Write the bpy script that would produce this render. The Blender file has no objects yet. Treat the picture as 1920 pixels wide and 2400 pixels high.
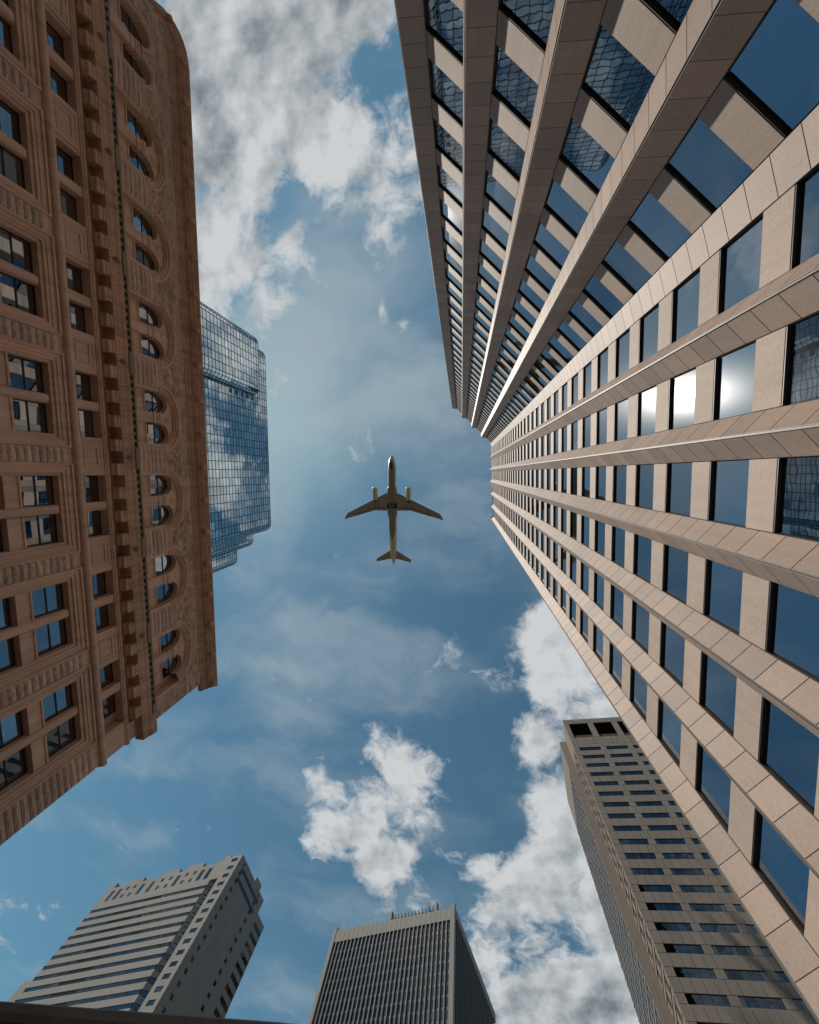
import bpy, bmesh, math, random
from math import sin, cos, pi, radians, sqrt, atan2, hypot
from mathutils import Vector, Matrix
random.seed(7)
scene = bpy.context.scene
C = scene.collection

# ------------------------------------------------------------------ camera
# the photographer stands in the street (eye at the origin, pavement at z = -1.6) and looks almost straight up.
# world x = photo right, world y = photo down, z = up
CX, CY, FPX = 960.0, 1200.0, 850.0
_Z = Vector(((1082.07 - CX) / FPX, (1109.25 - CY) / FPX, 1)).normalized()
_X = (Vector((1, 0, 0)) - _Z * _Z.x).normalized()
_Y = _Z.cross(_X)
ROT = Matrix((_X, _Y, _Z))                      # camera (x right, y down, z forward) -> world
GROUND = -1.6
cam = bpy.data.cameras.new('camera')
cam_ob = bpy.data.objects.new('camera', cam)
C.objects.link(cam_ob)
m = Matrix.Identity(4)
for i, v in enumerate((Vector((1, 0, 0)), Vector((0, -1, 0)), Vector((0, 0, -1)))):
    w = ROT @ v
    for r in range(3):
        m[r][i] = w[r]
cam_ob.matrix_world = m
cam.sensor_fit = 'VERTICAL'
cam.sensor_height = 36.0
cam.lens = FPX / 2400 * 36.0
cam.clip_start = 0.05
cam.clip_end = 6000
scene.camera = cam_ob

SUN_DIR = Vector((-0.484, -0.130, 0.865)).normalized()     # towards the sun
SUN_ELEV = math.asin(SUN_DIR.z)

def ray(u, v):
    return ROT @ Vector(((u - CX) / FPX, (v - CY) / FPX, 1))
def at_height(u, v, z):
    d = ray(u, v)
    return d * (z / d.z)
def to_photo(p):
    c = ROT.transposed() @ Vector(p)
    if c.z <= 0.01:
        return None
    return CX + FPX * c.x / c.z, CY + FPX * c.y / c.z
def in_photo(p, pad=60):
    q = to_photo(p)
    return q is not None and -pad < q[0] < 1920 + pad and -pad < q[1] < 2400 + pad

# ------------------------------------------------------------------ world: sky and clouds
world = bpy.data.worlds.new('World')
scene.world = world
world.use_nodes = True
wt = world.node_tree
wt.nodes.clear()
class NT:
    def __init__(s, tree): s.t = tree
    def n(s, typ, ins=None, **kw):
        nd = s.t.nodes.new(typ)
        for k, v in kw.items(): setattr(nd, k, v)
        for k, v in (ins or {}).items():
            if hasattr(v, 'is_output'): s.t.links.new(v, nd.inputs[k])
            else: nd.inputs[k].default_value = v
        return nd
    def math(s, op, a, b=None, c=None, clamp=False):
        ins = {0: a}
        if b is not None: ins[1] = b
        if c is not None: ins[2] = c
        return s.n('ShaderNodeMath', ins, operation=op, use_clamp=clamp).outputs[0]
    def vmath(s, op, a, b=None, out=0):
        ins = {0: a}
        if b is not None: ins[1] = b
        return s.n('ShaderNodeVectorMath', ins, operation=op).outputs[out]
    def mix(s, f, a, b):
        nd = s.n('ShaderNodeMix', data_type='RGBA')
        for k, v in ((0, f), (6, a), (7, b)):
            if hasattr(v, 'is_output'): s.t.links.new(v, nd.inputs[k])
            else: nd.inputs[k].default_value = v
        return nd.outputs[2]
    def smooth(s, x, lo, hi):
        nd = s.n('ShaderNodeMapRange', {0: x, 1: lo, 2: hi, 3: 0.0, 4: 1.0}, interpolation_type='SMOOTHSTEP', clamp=True)
        return nd.outputs[0]
W = NT(wt)
tc = W.n('ShaderNodeTexCoord')
direction = tc.outputs['Generated']
sky = W.n('ShaderNodeTexSky', sky_type='NISHITA', sun_disc=False, sun_elevation=SUN_ELEV,
          sun_rotation=atan2(SUN_DIR.x, SUN_DIR.y), air_density=1.0, dust_density=0.3, ozone_density=2.0, altitude=200)
sep = W.n('ShaderNodeSeparateXYZ', {0: direction})
zc = W.math('MAXIMUM', sep.outputs[2], 0.06)
inv = W.math('DIVIDE', 1.0, zc)
flat = W.n('ShaderNodeCombineXYZ', {0: W.math('MULTIPLY', sep.outputs[0], inv), 1: W.math('MULTIPLY', sep.outputs[1], inv), 2: 0.0}).outputs[0]
# cloud banks: (photo column, row on the 1725-wide view, half length, half width, turn in degrees, weight)
BANKS = [
    (560, 60, 300, 170, 10, 1.5), (700, 270, 190, 150, 20, 1.4), (480, 260, 150, 240, 0, 1.55), (470, 520, 120, 160, -20, 1.2), (790, 70, 90, 80, 0, 1.0),
    (545, 600, 70, 120, 15, .95), (730, 410, 120, 110, 10, 1.05), (610, 500, 90, 60, 0, .7),
    (808, 632, 34, 55, 0, .6), (597, 788, 26, 24, 0, .55),
    (1165, 1395, 120, 110, 0, 1.5), (1280, 1480, 120, 130, 0, 1.1), (1130, 1560, 80, 100, 0, .95), (1190, 1780, 130, 230, 8, 1.3),
    (1240, 2050, 180, 230, 0, 1.35), (1130, 1950, 90, 130, 0, .85),
    (735, 1700, 100, 110, -15, 1.3), (835, 1650, 80, 100, 20, 1.15), (800, 1820, 80, 110, 10, 1.2), (870, 1910, 60, 70, 0, .6), (900, 1720, 50, 50, 0, .45),
    (1010, 1825, 65, 50, 0, .75), (70, 1795, 36, 40, 0, .5), (1010, 1980, 40, 90, 0, .55), (735, 1940, 60, 40, 0, .4),
    (150, 330, 240, 330, 0, .9), (-250, 700, 260, 330, 0, .9), (1500, 500, 260, 330, 20, .9), (1750, 1050, 240, 260, 0, .9), (300, -500, 420, 300, 0, .95), (1300, -700, 420, 280, 0, .9),
]
HOLES = [(800, 180, 75, 62, 0, .75), (490, 400, 60, 55, 0, .62), (590, 420, 70, 40, 10, .55), (850, 150, 50, 44, 0, .5), (725, 1685, 45, 50, 0, .6), (1075, 1700, 40, 90, 0, .4)]
def banks(vec, items):
    tot = None
    for (u, v, a, b, rot, wgt) in items:
        k = 1920 / 1725
        p = at_height(u * k, v * k, 1.0)
        ia, ib = FPX / (a * k * 1.85), FPX / (b * k * 1.85)
        mp = W.n('ShaderNodeVectorMath', {0: vec, 1: (ia, ib, 1), 2: (-p.x * ia, -p.y * ib, 0)}, operation='MULTIPLY_ADD')
        g = W.math('MULTIPLY', W.n('ShaderNodeTexGradient', {0: mp.outputs[0]}, gradient_type='SPHERICAL').outputs[1], wgt * 1.25)
        tot = g if tot is None else W.math('MAXIMUM', tot, g)
    return tot
def shifted(vec, noise_scale, amount, detail, z=0.0):
    n = W.n('ShaderNodeTexNoise', {'Vector': W.vmath('ADD', vec, (z, z, 0)), 'Scale': noise_scale, 'Detail': detail, 'Roughness': .55}, noise_dimensions='2D')
    d = W.vmath('SCALE', W.vmath('SUBTRACT', n.outputs['Color'], (0.5, 0.5, 0.5)), None)
    d.node.inputs['Scale'].default_value = amount
    return W.vmath('ADD', vec, d)
pw = shifted(flat, 4.5, 0.19, 5.0)
pf = shifted(flat, 7.0, 0.10, 3.0, 3.7)
cover = W.math('SUBTRACT', banks(pw, BANKS), banks(pw, HOLES))
# far beyond the frame the cover goes on at random
n0 = W.n('ShaderNodeTexNoise', {'Vector': pw, 'Scale': 1.3, 'Detail': 2.0}, noise_dimensions='2D').outputs[0]
r_out = W.smooth(W.vmath('LENGTH', flat, None, out=1), 1.9, 2.6)
cover = W.math('MAXIMUM', cover, W.math('MULTIPLY', r_out, W.math('MULTIPLY_ADD', n0, 4.0, -1.55)))
def fbm(vec, scale, detail, rough):
    return W.n('ShaderNodeTexNoise', {'Vector': vec, 'Scale': scale, 'Detail': detail, 'Roughness': rough, 'Lacunarity': 2.1}, noise_dimensions='2D').outputs[0]
n1 = fbm(pf, 4.6, 10.0, .62)
dens = W.math('ADD', W.math('MULTIPLY_ADD', cover, 1.7, -0.78), W.math('MULTIPLY', W.math('SUBTRACT', n1, 0.5), 4.6))
# the same noise a little way towards the sun: billows lit on that side
n2a = fbm(flat, 5.0, 4.0, .5)
n2 = fbm(W.vmath('ADD', flat, (-0.035, -0.014, 0)), 5.0, 4.0, .5)
relief = W.math('SUBTRACT', n2a, n2)
alpha = W.math('POWER', W.smooth(dens, 0.02, 1.05), 0.8)
nbig = fbm(pw, 2.6, 3.0, .5)
DEEP = [(540, 70, 330, 170, 12, 1.0), (470, 330, 120, 200, 0, .8), (480, 560, 90, 120, 0, .35), (690, 250, 130, 60, 20, .35), (1230, 1480, 120, 120, 0, .5), (1230, 1800, 90, 260, 0, .75), (1250, 2080, 170, 200, 0, .9), (800, 1780, 60, 140, 0, .35),
        (150, 330, 240, 330, 0, .8), (-250, 700, 260, 330, 0, .8), (1500, 500, 200, 260, 20, .7), (1750, 1050, 180, 200, 0, .7), (300, -500, 420, 300, 0, .8), (1300, -700, 420, 280, 0, .8)]
thick = W.smooth(W.math('ADD', W.math('ADD', banks(pw, DEEP), W.math('MULTIPLY', r_out, .6)), W.math('ADD', W.math('MULTIPLY', W.math('SUBTRACT', nbig, .5), 1.7), W.math('MULTIPLY', W.math('SUBTRACT', n1, .5), 1.0))), 0.0, 1.75)
veil_n = fbm(W.n('ShaderNodeMapping', {'Vector': pw, 'Rotation': (0, 0, .5), 'Scale': (1.0, 2.0, 1)}).outputs[0], 1.9, 6.0, .5)
veil_bank = banks(pw, [(640, 730, 230, 170, 25, .95), (860, 820, 230, 100, 25, .8), (980, 930, 120, 70, 30, .5), (700, 1400, 260, 90, 10, .45), (460, 1330, 120, 160, 0, .3), (560, 900, 60, 200, 0, .45), (620, 1500, 300, 80, 20, .3)])
veil = W.smooth(W.math('ADD', veil_n, W.math('MULTIPLY', veil_bank, 0.45)), 0.40, 1.05)
SKY_STR = 0.085
skyc = W.vmath('MULTIPLY', sky.outputs[0], (0.80, 1.14, 0.98))
skyc = W.vmath('MINIMUM', skyc, (4.6, 5.5, 6.1))
CLOUD_LIT = (7.1, 7.35, 7.5, 1)
CLOUD_DARK = (1.9, 2.4, 2.75, 1)
lit = W.math('ADD', W.math('MULTIPLY', thick, -0.95), W.math('MULTIPLY_ADD', relief, 2.4, 1.0), clamp=True)
cloudc = W.mix(lit, CLOUD_DARK, CLOUD_LIT)
skyv = W.mix(W.math('MULTIPLY', veil, 0.7), skyc, (4.5, 5.4, 5.85, 1))
hz = W.smooth(sep.outputs[2], 0.02, 0.16)
final = W.mix(W.math('MULTIPLY', alpha, hz), skyv, cloudc)
bg = W.n('ShaderNodeBackground', {'Color': final, 'Strength': SKY_STR})
wo = W.n('ShaderNodeOutputWorld', {'Surface': bg.outputs[0]})
world.cycles.sampling_method = 'MANUAL'
world.cycles.sample_map_resolution = 512

sun = bpy.data.lights.new('sun', 'SUN')
sun.energy = 4.8
sun.angle = radians(0.53)
sun.color = (1.0, 0.93, 0.83)
sun_ob = bpy.data.objects.new('sun', sun)
C.objects.link(sun_ob)
sun_ob.location = SUN_DIR * 300
sun_ob.rotation_euler = SUN_DIR.to_track_quat('Z', 'Y').to_euler()

vs = scene.view_settings
vs.view_transform = 'Standard'
vs.look = 'None'
vs.exposure = 0.0
vs.gamma = 1.0
scene.cycles.max_bounces = 6
scene.cycles.diffuse_bounces = 3
scene.cycles.glossy_bounces = 4
scene.cycles.caustics_reflective = True
scene.cycles.blur_glossy = 4.0
scene.cycles.caustics_refractive = False
scene.cycles.sample_clamp_indirect = 6.0

# ------------------------------------------------------------------ materials
def material(name):
    mt = bpy.data.materials.new(name)
    mt.use_nodes = True
    t = NT(mt.node_tree)
    return mt, t, mt.node_tree.nodes['Principled BSDF']
def obj_random(t):
    oi = t.n('ShaderNodeObjectInfo').outputs['Random']
    isl = t.n('ShaderNodeNewGeometry').outputs['Random Per Island']
    return t.math('FRACT', t.math('ADD', oi, isl))
def stone(name, col, var=.12, speck=.25, speck_scale=30, rough=.8, bump=.25, bump_scale=6, big=.25, streak=0.0):
    mt, t, b = material(name)
    pos = t.n('ShaderNodeNewGeometry').outputs['Position']
    n1 = t.n('ShaderNodeTexNoise', {'Vector': pos, 'Scale': speck_scale, 'Detail': 3.0, 'Roughness': .7}).outputs[0]
    n2 = t.n('ShaderNodeTexNoise', {'Vector': pos, 'Scale': .35, 'Detail': 5.0, 'Roughness': .6}).outputs[0]
    r = obj_random(t)
    k = t.math('MULTIPLY_ADD', t.math('SUBTRACT', n1, .5), speck * 2, 1.0)
    k = t.math('ADD', k, t.math('MULTIPLY', t.math('SUBTRACT', n2, .5), big * 2))
    k = t.math('ADD', k, t.math('MULTIPLY', t.math('SUBTRACT', r, .5), var * 2))
    if streak:
        mp = t.n('ShaderNodeMapping', {'Vector': pos, 'Scale': (1.6, 1.6, .09)})
        n3 = t.n('ShaderNodeTexNoise', {'Vector': mp.outputs[0], 'Scale': 1.0, 'Detail': 4.0, 'Roughness': .65}).outputs[0]
        k = t.math('MULTIPLY', k, t.math('MULTIPLY_ADD', t.smooth(n3, .35, .75), -streak, 1.0 + streak * .35))
    hue = t.mix(t.math('MULTIPLY', r, .35), (*col, 1), (col[0] * 1.03, col[1] * .92, col[2] * .86, 1))
    c = t.vmath('SCALE', hue, None)
    t.t.links.new(k, c.node.inputs['Scale'])
    t.t.links.new(c, b.inputs['Base Color'])
    b.inputs['Roughness'].default_value = rough
    b.inputs['Specular IOR Level'].default_value = .3
    if bump:
        n4 = t.n('ShaderNodeTexNoise', {'Vector': pos, 'Scale': bump_scale, 'Detail': 6.0, 'Roughness': .7}).outputs[0]
        bp = t.n('ShaderNodeBump', {'Height': n4, 'Strength': bump, 'Distance': .05})
        t.t.links.new(bp.outputs[0], b.inputs['Normal'])
    return mt
def glass(name, col, rough=.015, wave=.02, wave_scale=.7, coat=0.0):
    """coated office glazing: a tinted mirror with a slightly wavy surface"""
    mt, t, b = material(name)
    r = obj_random(t)
    c = t.vmath('SCALE', (*col,), None)
    t.t.links.new(t.math('MULTIPLY_ADD', r, .36, .82), c.node.inputs['Scale'])
    t.t.links.new(c, b.inputs['Base Color'])
    b.inputs['Metallic'].default_value = 1.0
    b.inputs['Coat Weight'].default_value = coat
    b.inputs['Coat Roughness'].default_value = .19
    b.inputs['Roughness'].default_value = rough
    if wave:
        pos = t.n('ShaderNodeNewGeometry').outputs['Position']
        n4 = t.n('ShaderNodeTexNoise', {'Vector': pos, 'Scale': wave_scale, 'Detail': 1.0}).outputs[0]
        bp = t.n('ShaderNodeBump', {'Height': n4, 'Strength': 1.0, 'Distance': wave})
        t.t.links.new(bp.outputs[0], b.inputs['Normal'])
    return mt
def plain(name, col, rough=.6, metal=0.0, var=.1):
    mt, t, b = material(name)
    pos = t.n('ShaderNodeNewGeometry').outputs['Position']
    n1 = t.n('ShaderNodeTexNoise', {'Vector': pos, 'Scale': 3.0, 'Detail': 5.0}).outputs[0]
    c = t.vmath('SCALE', (*col,), None)
    t.t.links.new(t.math('MULTIPLY_ADD', n1, var * 2, 1 - var), c.node.inputs['Scale'])
    t.t.links.new(c, b.inputs['Base Color'])
    b.inputs['Roughness'].default_value = rough
    b.inputs['Metallic'].default_value = metal
    return mt
M = {}
M['granite'] = stone('granite', (.375, .292, .245), var=.12, speck=.3, speck_scale=9, rough=.62, bump=.12, bump_scale=20, big=.1, streak=.10)
M['granite_panel'] = stone('granite_panel', (.42, .34, .285), var=.08, speck=.34, speck_scale=11, rough=.7, bump=.2, bump_scale=26, big=.1, streak=.12)
M['joint'] = plain('joint', (.05, .04, .035), .9)
M['sandstone'] = stone('sandstone', (.66, .40, .285), var=.05, speck=.14, speck_scale=14, rough=.85, bump=.25, bump_scale=5, big=.2, streak=.28)
M['sandstone_dark'] = stone('sandstone_dark', (.55, .32, .215), var=.09, speck=.2, speck_scale=10, rough=.9, bump=.3, bump_scale=5, big=.3, streak=.35)
M['rock'] = stone('rock', (.63, .42, .32), var=.16, speck=.3, speck_scale=9, rough=.92, bump=.9, bump_scale=7, big=.2, streak=.15)
M['old_bronze'] = plain('old_bronze', (.26, .175, .105), .6, .1, .3)
M['sash'] = plain('sash', (.018, .016, .015), .5)
M['room'] = plain('room', (.015, .014, .013), .9)
M['glass_office'] = glass('glass_office', (.225, .275, .335), wave=.003, wave_scale=.8, coat=.07)
M['glass_old'] = glass('glass_old', (.34, .37, .40), wave=.0011, wave_scale=1.0)
M['glass_mirror'] = glass('glass_mirror', (.66, .73, .74), wave=.008, wave_scale=.35)
M['glass_far'] = glass('glass_far', (.085, .105, .125), wave=.01)
M['glass_dark'] = glass('glass_dark', (.10, .115, .13), wave=.01)
M['mullion'] = plain('mullion', (.022, .028, .032), .45, .3)
M['rail'] = plain('rail', (.36, .34, .31), .6, .2)
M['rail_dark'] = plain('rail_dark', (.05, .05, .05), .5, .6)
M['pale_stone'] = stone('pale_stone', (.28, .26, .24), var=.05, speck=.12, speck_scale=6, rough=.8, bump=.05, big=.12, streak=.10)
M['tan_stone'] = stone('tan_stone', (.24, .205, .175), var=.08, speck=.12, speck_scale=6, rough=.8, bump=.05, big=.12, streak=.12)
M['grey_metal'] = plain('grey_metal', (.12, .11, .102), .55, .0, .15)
M['dark_metal'] = plain('dark_metal', (.06, .06, .062), .5, .2)
M['dark_stone'] = stone('dark_stone', (.17, .15, .135), var=.06, speck=.15, speck_scale=6)
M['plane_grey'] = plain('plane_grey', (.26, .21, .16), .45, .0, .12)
M['plane_cream'] = plain('plane_cream', (.66, .52, .35), .4, .0, .1)
M['plane_wing'] = plain('plane_wing', (.38, .29, .20), .45, .0, .15)
M['plane_dark'] = plain('plane_dark', (.012, .012, .012), .7)
M['plane_engine'] = plain('plane_engine', (.80, .62, .38), .4, .1, .2)
M['asphalt'] = stone('asphalt', (.06, .06, .06), var=0, speck=.3, speck_scale=5, rough=.9)
M['paving'] = stone('paving', (.17, .16, .15), var=.05, speck=.2, speck_scale=4, rough=.9)

# ------------------------------------------------------------------ mesh helpers
class MB:
    def __init__(s): s.v = []; s.f = []
    def add(s, vs, fs):
        k = len(s.v); s.v += [tuple(v) for v in vs]; s.f += [tuple(i + k for i in f) for f in fs]
    def hexa(s, p):                                  # 8 points: bottom ring 0-3, top ring 4-7
        s.add(p, [(3, 2, 1, 0), (4, 5, 6, 7), (0, 1, 5, 4), (1, 2, 6, 5), (2, 3, 7, 6), (3, 0, 4, 7)])
    def box(s, F, s0, s1, w0, w1, z0, z1):
        s.hexa([F(s0, w0, z0), F(s1, w0, z0), F(s1, w1, z0), F(s0, w1, z0), F(s0, w0, z1), F(s1, w0, z1), F(s1, w1, z1), F(s0, w1, z1)])
    def prism(s, ring, z0, z1):                      # plan polygon (x, y)
        n = len(ring)
        s.add([(x, y, z0) for x, y in ring] + [(x, y, z1) for x, y in ring],
              [tuple(range(n))[::-1], tuple(range(n, 2 * n))] + [(i, (i + 1) % n, n + (i + 1) % n, n + i) for i in range(n)])
    def plate(s, F, ring, w0, w1):                   # upright polygon (s, z) pushed from w0 (back) to w1 (front)
        n = len(ring)
        s.add([F(a, w0, z) for a, z in ring] + [F(a, w1, z) for a, z in ring],
              [tuple(range(n))[::-1], tuple(range(n, 2 * n))] + [(i, (i + 1) % n, n + (i + 1) % n, n + i) for i in range(n)])
    def sweep(s, F, prof, ss):                       # profile (w, z) run along s samples
        n = len(prof)
        vs = [F(a, w, z) for a in ss for w, z in prof]
        fs = [(i * n + j, i * n + j + 1, (i + 1) * n + j + 1, (i + 1) * n + j) for i in range(len(ss) - 1) for j in range(n - 1)]
        fs += [tuple(range(n)), tuple((len(ss) - 1) * n + j for j in range(n))[::-1]]
        s.add(vs, fs)
    def lathe(s, org, ax, prof, n=12):               # (r, h) turned about axis ax from org
        ax = Vector(ax).normalized(); u = ax.orthogonal().normalized(); v = ax.cross(u)
        vs = [Vector(org) + ax * h + (u * cos(2 * pi * k / n) + v * sin(2 * pi * k / n)) * r for r, h in prof for k in range(n)]
        fs = [(i * n + k, i * n + (k + 1) % n, (i + 1) * n + (k + 1) % n, (i + 1) * n + k) for i in range(len(prof) - 1) for k in range(n)]
        fs += [tuple(range(n))[::-1], tuple((len(prof) - 1) * n + k for k in range(n))]
        s.add(vs, fs)
    def mesh(s, name, mat, smooth=False, org=(0, 0, 0)):
        me = bpy.data.meshes.new(name)
        me.from_pydata([(x - org[0], y - org[1], z - org[2]) for x, y, z in s.v], [], s.f)
        bm = bmesh.new(); bm.from_mesh(me); bmesh.ops.recalc_face_normals(bm, faces=bm.faces); bm.to_mesh(me); bm.free()
        me.materials.append(M[mat])
        if smooth:
            me.polygons.foreach_set('use_smooth', [True] * len(me.polygons))
        return me

def org_of(parent):
    o = Vector((0, 0, 0))
    while parent is not None:
        o += parent.location; parent = parent.parent
    return o
def link(o, parent):
    C.objects.link(o)
    if parent is not None: o.parent = parent
    return o
def obj(name, mb, mat, parent=None, smooth=False, kind=None):
    o = bpy.data.objects.new(name, mb.mesh(name, mat, smooth, org_of(parent)))
    if kind: o['kind'] = kind
    return link(o, parent)
def inst(name, me, pos, ang, parent, tilt=None):
    o = bpy.data.objects.new(name, me)
    o.location = Vector(pos) - org_of(parent)
    o.rotation_euler = (tilt[0] if tilt else 0, tilt[1] if tilt else 0, ang)
    return link(o, parent)
def thing(name, label, cat, loc, group=None):
    o = bpy.data.objects.new(name, None); o.location = loc; o.empty_display_size = 2
    o['label'] = label; o['category'] = cat
    if group: o['group'] = group
    return link(o, None)

class Face:
    """upright wall plane: s along, w outward, z up; local x = along, local y = outward for instanced pieces"""
    def __init__(f, az, dist=None, origin=None, s_off=0.0):
        a = radians(az); f.t = Vector((cos(a), sin(a), 0)); f.n = Vector((-sin(a), cos(a), 0)); f.ang = a
        if origin is not None:
            f.o = Vector((origin[0], origin[1], 0))
        else:
            f.o = -f.n * dist
        f.o += f.t * s_off
    def __call__(f, s, w, z):
        return f.o + f.t * s + f.n * w + Vector((0, 0, z))
def ident(s, w, z): return Vector((s, w, z))
def near_first(items, limit=300):
    """split pieces into the ones that show largest in the photograph and the rest"""
    vis = sorted([i for i in range(len(items)) if in_photo(items[i][0])], key=lambda i: Vector(items[i][0]).length)[:limit]
    vis = set(vis)
    return [items[i] for i in sorted(vis)], [items[i] for i in range(len(items)) if i not in vis]

# a flat plate mesh for instancing: x +-w/2, y 0..-t (outer face at y=0), z +-h/2
def plate_mesh(name, w, h, t, mat, bevel=0.0):
    mb = MB()
    b = bevel
    x, z = w / 2, h / 2
    if b:
        mb.add([(-x, -t, -z), (x, -t, -z), (x, -t, z), (-x, -t, z), (-x, -b, -z), (x, -b, -z), (x, -b, z), (-x, -b, z), (-x + b, 0, -z + b), (x - b, 0, -z + b), (x - b, 0, z - b), (-x + b, 0, z - b)],
               [(0, 1, 2, 3), (0, 4, 5, 1), (1, 5, 6, 2), (2, 6, 7, 3), (3, 7, 4, 0), (4, 8, 9, 5), (5, 9, 10, 6), (6, 10, 11, 7), (7, 11, 8, 4), (8, 11, 10, 9)])
    else:
        mb.box(ident, -x, x, -t, 0, -z, z)
    return mb.mesh(name, mat)
def bake(mb, me, pos, ang, tilt=(0, 0)):
    """add an instanced mesh to a joined one"""
    mt = Matrix.Translation(Vector(pos)) @ Matrix.Rotation(ang, 4, 'Z') @ Matrix.Rotation(tilt[1], 4, 'Y') @ Matrix.Rotation(tilt[0], 4, 'X')
    mb.add([mt @ v.co for v in me.vertices], [tuple(p.vertices) for p in me.polygons])
def place(name, items, mat, parent, limit=300):
    """items: (pos, mesh, angle, tilt). The largest in view become single parts, the rest one joined part"""
    near, rest = near_first(items, limit)
    for pos, me, ang, tilt in near: inst(name, me, pos, ang, parent, tilt)
    if rest:
        mb = MB()
        for pos, me, ang, tilt in rest: bake(mb, me, pos, ang, tilt)
        obj(name + 's', mb, mat, parent, kind='stuff')
def rt(a=.0022): return (random.uniform(-a, a), random.uniform(-a, a) * .3)

# ------------------------------------------------------------------ the setting
def sheet(name, x0, x1, y0, y1, z0, z1, mat):
    mb = MB(); mb.box(ident, x0, x1, y0, y1, z0, z1)
    o = obj(name, mb, mat); o['kind'] = 'structure'; return o
sheet('ground', -3000, 3000, -3000, 3000, GROUND - 1, GROUND - .15, 'asphalt')
sheet('pavement', -32, -20, -60, 27, GROUND - .145, GROUND, 'paving')
sheet('plaza', -1.5, 30, -60, 40, GROUND - .145, GROUND, 'paving')

# ------------------------------------------------------------------ right: granite office tower
def granite_tower():
    root = thing('office_tower', 'pinkish granite office tower with folded triangular piers and blue glass windows', 'tower', (14, -8, GROUND))
    F2 = Face(87.86, 12.6); F1 = Face(45.0, 17.03)
    FL, HEAD0, WIN, N0, N1 = 4.03, 16.70, 2.56, -3, 34
    TOP = HEAD0 + FL * N1 + 1.9
    base = HEAD0 + FL * N0 - WIN - .8
    # core behind the glass
    c = (12.16 + .42, -11.92 - .02)
    A = F1(-23.0, -.4, 0); B = F2(20.1, -.4, 0); B2 = F2(20.1, -42, 0); A2 = F1(-23.0, -42, 0)
    core = MB(); core.prism([(A.x, A.y), c, (B.x, B.y), (B2.x, B2.y), (A2.x, A2.y)], GROUND, TOP - .3)
    obj('core', core, 'joint', root)
    bays = [(F2, -10.3 + 5.08 * i, 3.05) for i in range(6)] + [(F1, -3.69 - 5.65 * i, 3.22) for i in range(4)]
    pane_m = {}; span_m = {}
    panes, spans = [], []
    for F, s0, wd in bays:
        if wd not in pane_m:
            pane_m[wd] = plate_mesh('window_pane', wd - .06, WIN + .05, .03, 'glass_office')
            span_m[wd] = plate_mesh('spandrel_panel', wd - .02, FL - WIN - .01, .36, 'granite_panel', .012)
        for k in range(N0, N1 + 1):
            h = HEAD0 + FL * k
            panes.append((F(s0 + wd / 2, -.16, h - WIN / 2), pane_m[wd], F.ang, rt(.0018)))
            if k < N1: spans.append((F(s0 + wd / 2, 0, h + (FL - WIN) / 2), span_m[wd], F.ang, (0, 0)))
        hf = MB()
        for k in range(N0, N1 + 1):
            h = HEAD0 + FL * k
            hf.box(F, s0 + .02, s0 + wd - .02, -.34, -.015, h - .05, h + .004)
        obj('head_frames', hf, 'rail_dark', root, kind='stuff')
        top = MB(); top.box(F, s0 + .01, s0 + wd - .01, -.36, 0, HEAD0 + FL * N1 + .01, TOP); obj('parapet_panel', top, 'granite_panel', root)
        low = MB(); low.box(F, s0 + .01, s0 + wd - .01, -.36, 0, GROUND, base + .8); obj('base_panel', low, 'granite_panel', root)
    place('window_pane', panes, 'glass_office', root)
    place('spandrel_panel', spans, 'granite_panel', root)
    # folded piers: a core prism, square granite tiles on both flanks, a track up the nose
    TH = FL / 3
    nz = int((TOP - base) / TH)
    def pier(F, sc, hw, dep, end=False):
        mb = MB()
        pts = [F(sc - hw, -.38, 0), F(sc - hw, -.03, 0), F(sc, dep - .05, 0), F(sc + hw, -.03, 0), F(sc + hw, -.38, 0)]
        mb.prism([(p.x, p.y) for p in pts], GROUND, TOP + .15)
        p = obj('pier', mb, 'joint', root)
        ang = atan2(dep, hw); ln = hypot(dep, hw)
        me = tile_mesh(ln - .05)
        out = []
        for sgn in (-1, 1):
            mid = F(sc + sgn * hw / 2, dep / 2, 0)
            a = F.ang - sgn * ang
            for k in range(nz + 1):
                z = base + TH * (k + .5)
                out.append((Vector((mid.x, mid.y, z)), me, a, (0, 0), p))
        tr = MB()
        for off in (-.05, .038):
            tr.box(F, sc + off, sc + off + .012, dep - .06, dep + .03, base, TOP + .1)
        obj('track', tr, 'rail', p)
        gl = MB(); gl.box(F, sc - .03, sc + .03, dep - .08, dep - .005, base, TOP + .1); obj('groove', gl, 'rail_dark', p)
        return out
    tm = {}
    def tile_mesh(w):
        w = round(w, 3)
        if w not in tm: tm[w] = plate_mesh('cladding_tile', w, TH - .02, .04, 'granite', .01)
        return tm[w]
    tiles = []
    for i in range(6): tiles += pier(F2, -10.3 + 5.08 * i + 3.05 + 1.015, 1.015, .9)
    for i in range(4): tiles += pier(F1, -3.69 - 5.65 * i - 1.215, 1.215, 1.05)
    # flat pier in the re-entrant corner
    a, b = F1(-.44, .0, 0), F2(-10.3, .0, 0)
    a2, b2 = F1(-.44, -.45, 0), F2(-10.3, -.45, 0)
    mb = MB(); d = (b - a).normalized(); nrm = Vector((-d.y, d.x, 0))
    if nrm.dot(-a) < 0: nrm = -nrm
    q = [a2, a - nrm * .0, b - nrm * .0, b2, F2(-11.2, -.6, 0)]
    mb.prism([(p.x, p.y) for p in q], GROUND, TOP + .1)
    cp = obj('pier', mb, 'joint', root)
    ang = atan2(-nrm.x, nrm.y)
    me = tile_mesh((b - a).length - .03)
    mid = (a + b) / 2 + nrm * .04
    for k in range(nz + 1): tiles.append((Vector((mid.x, mid.y, base + TH * (k + .5))), me, ang, (0, 0), cp))
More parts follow.
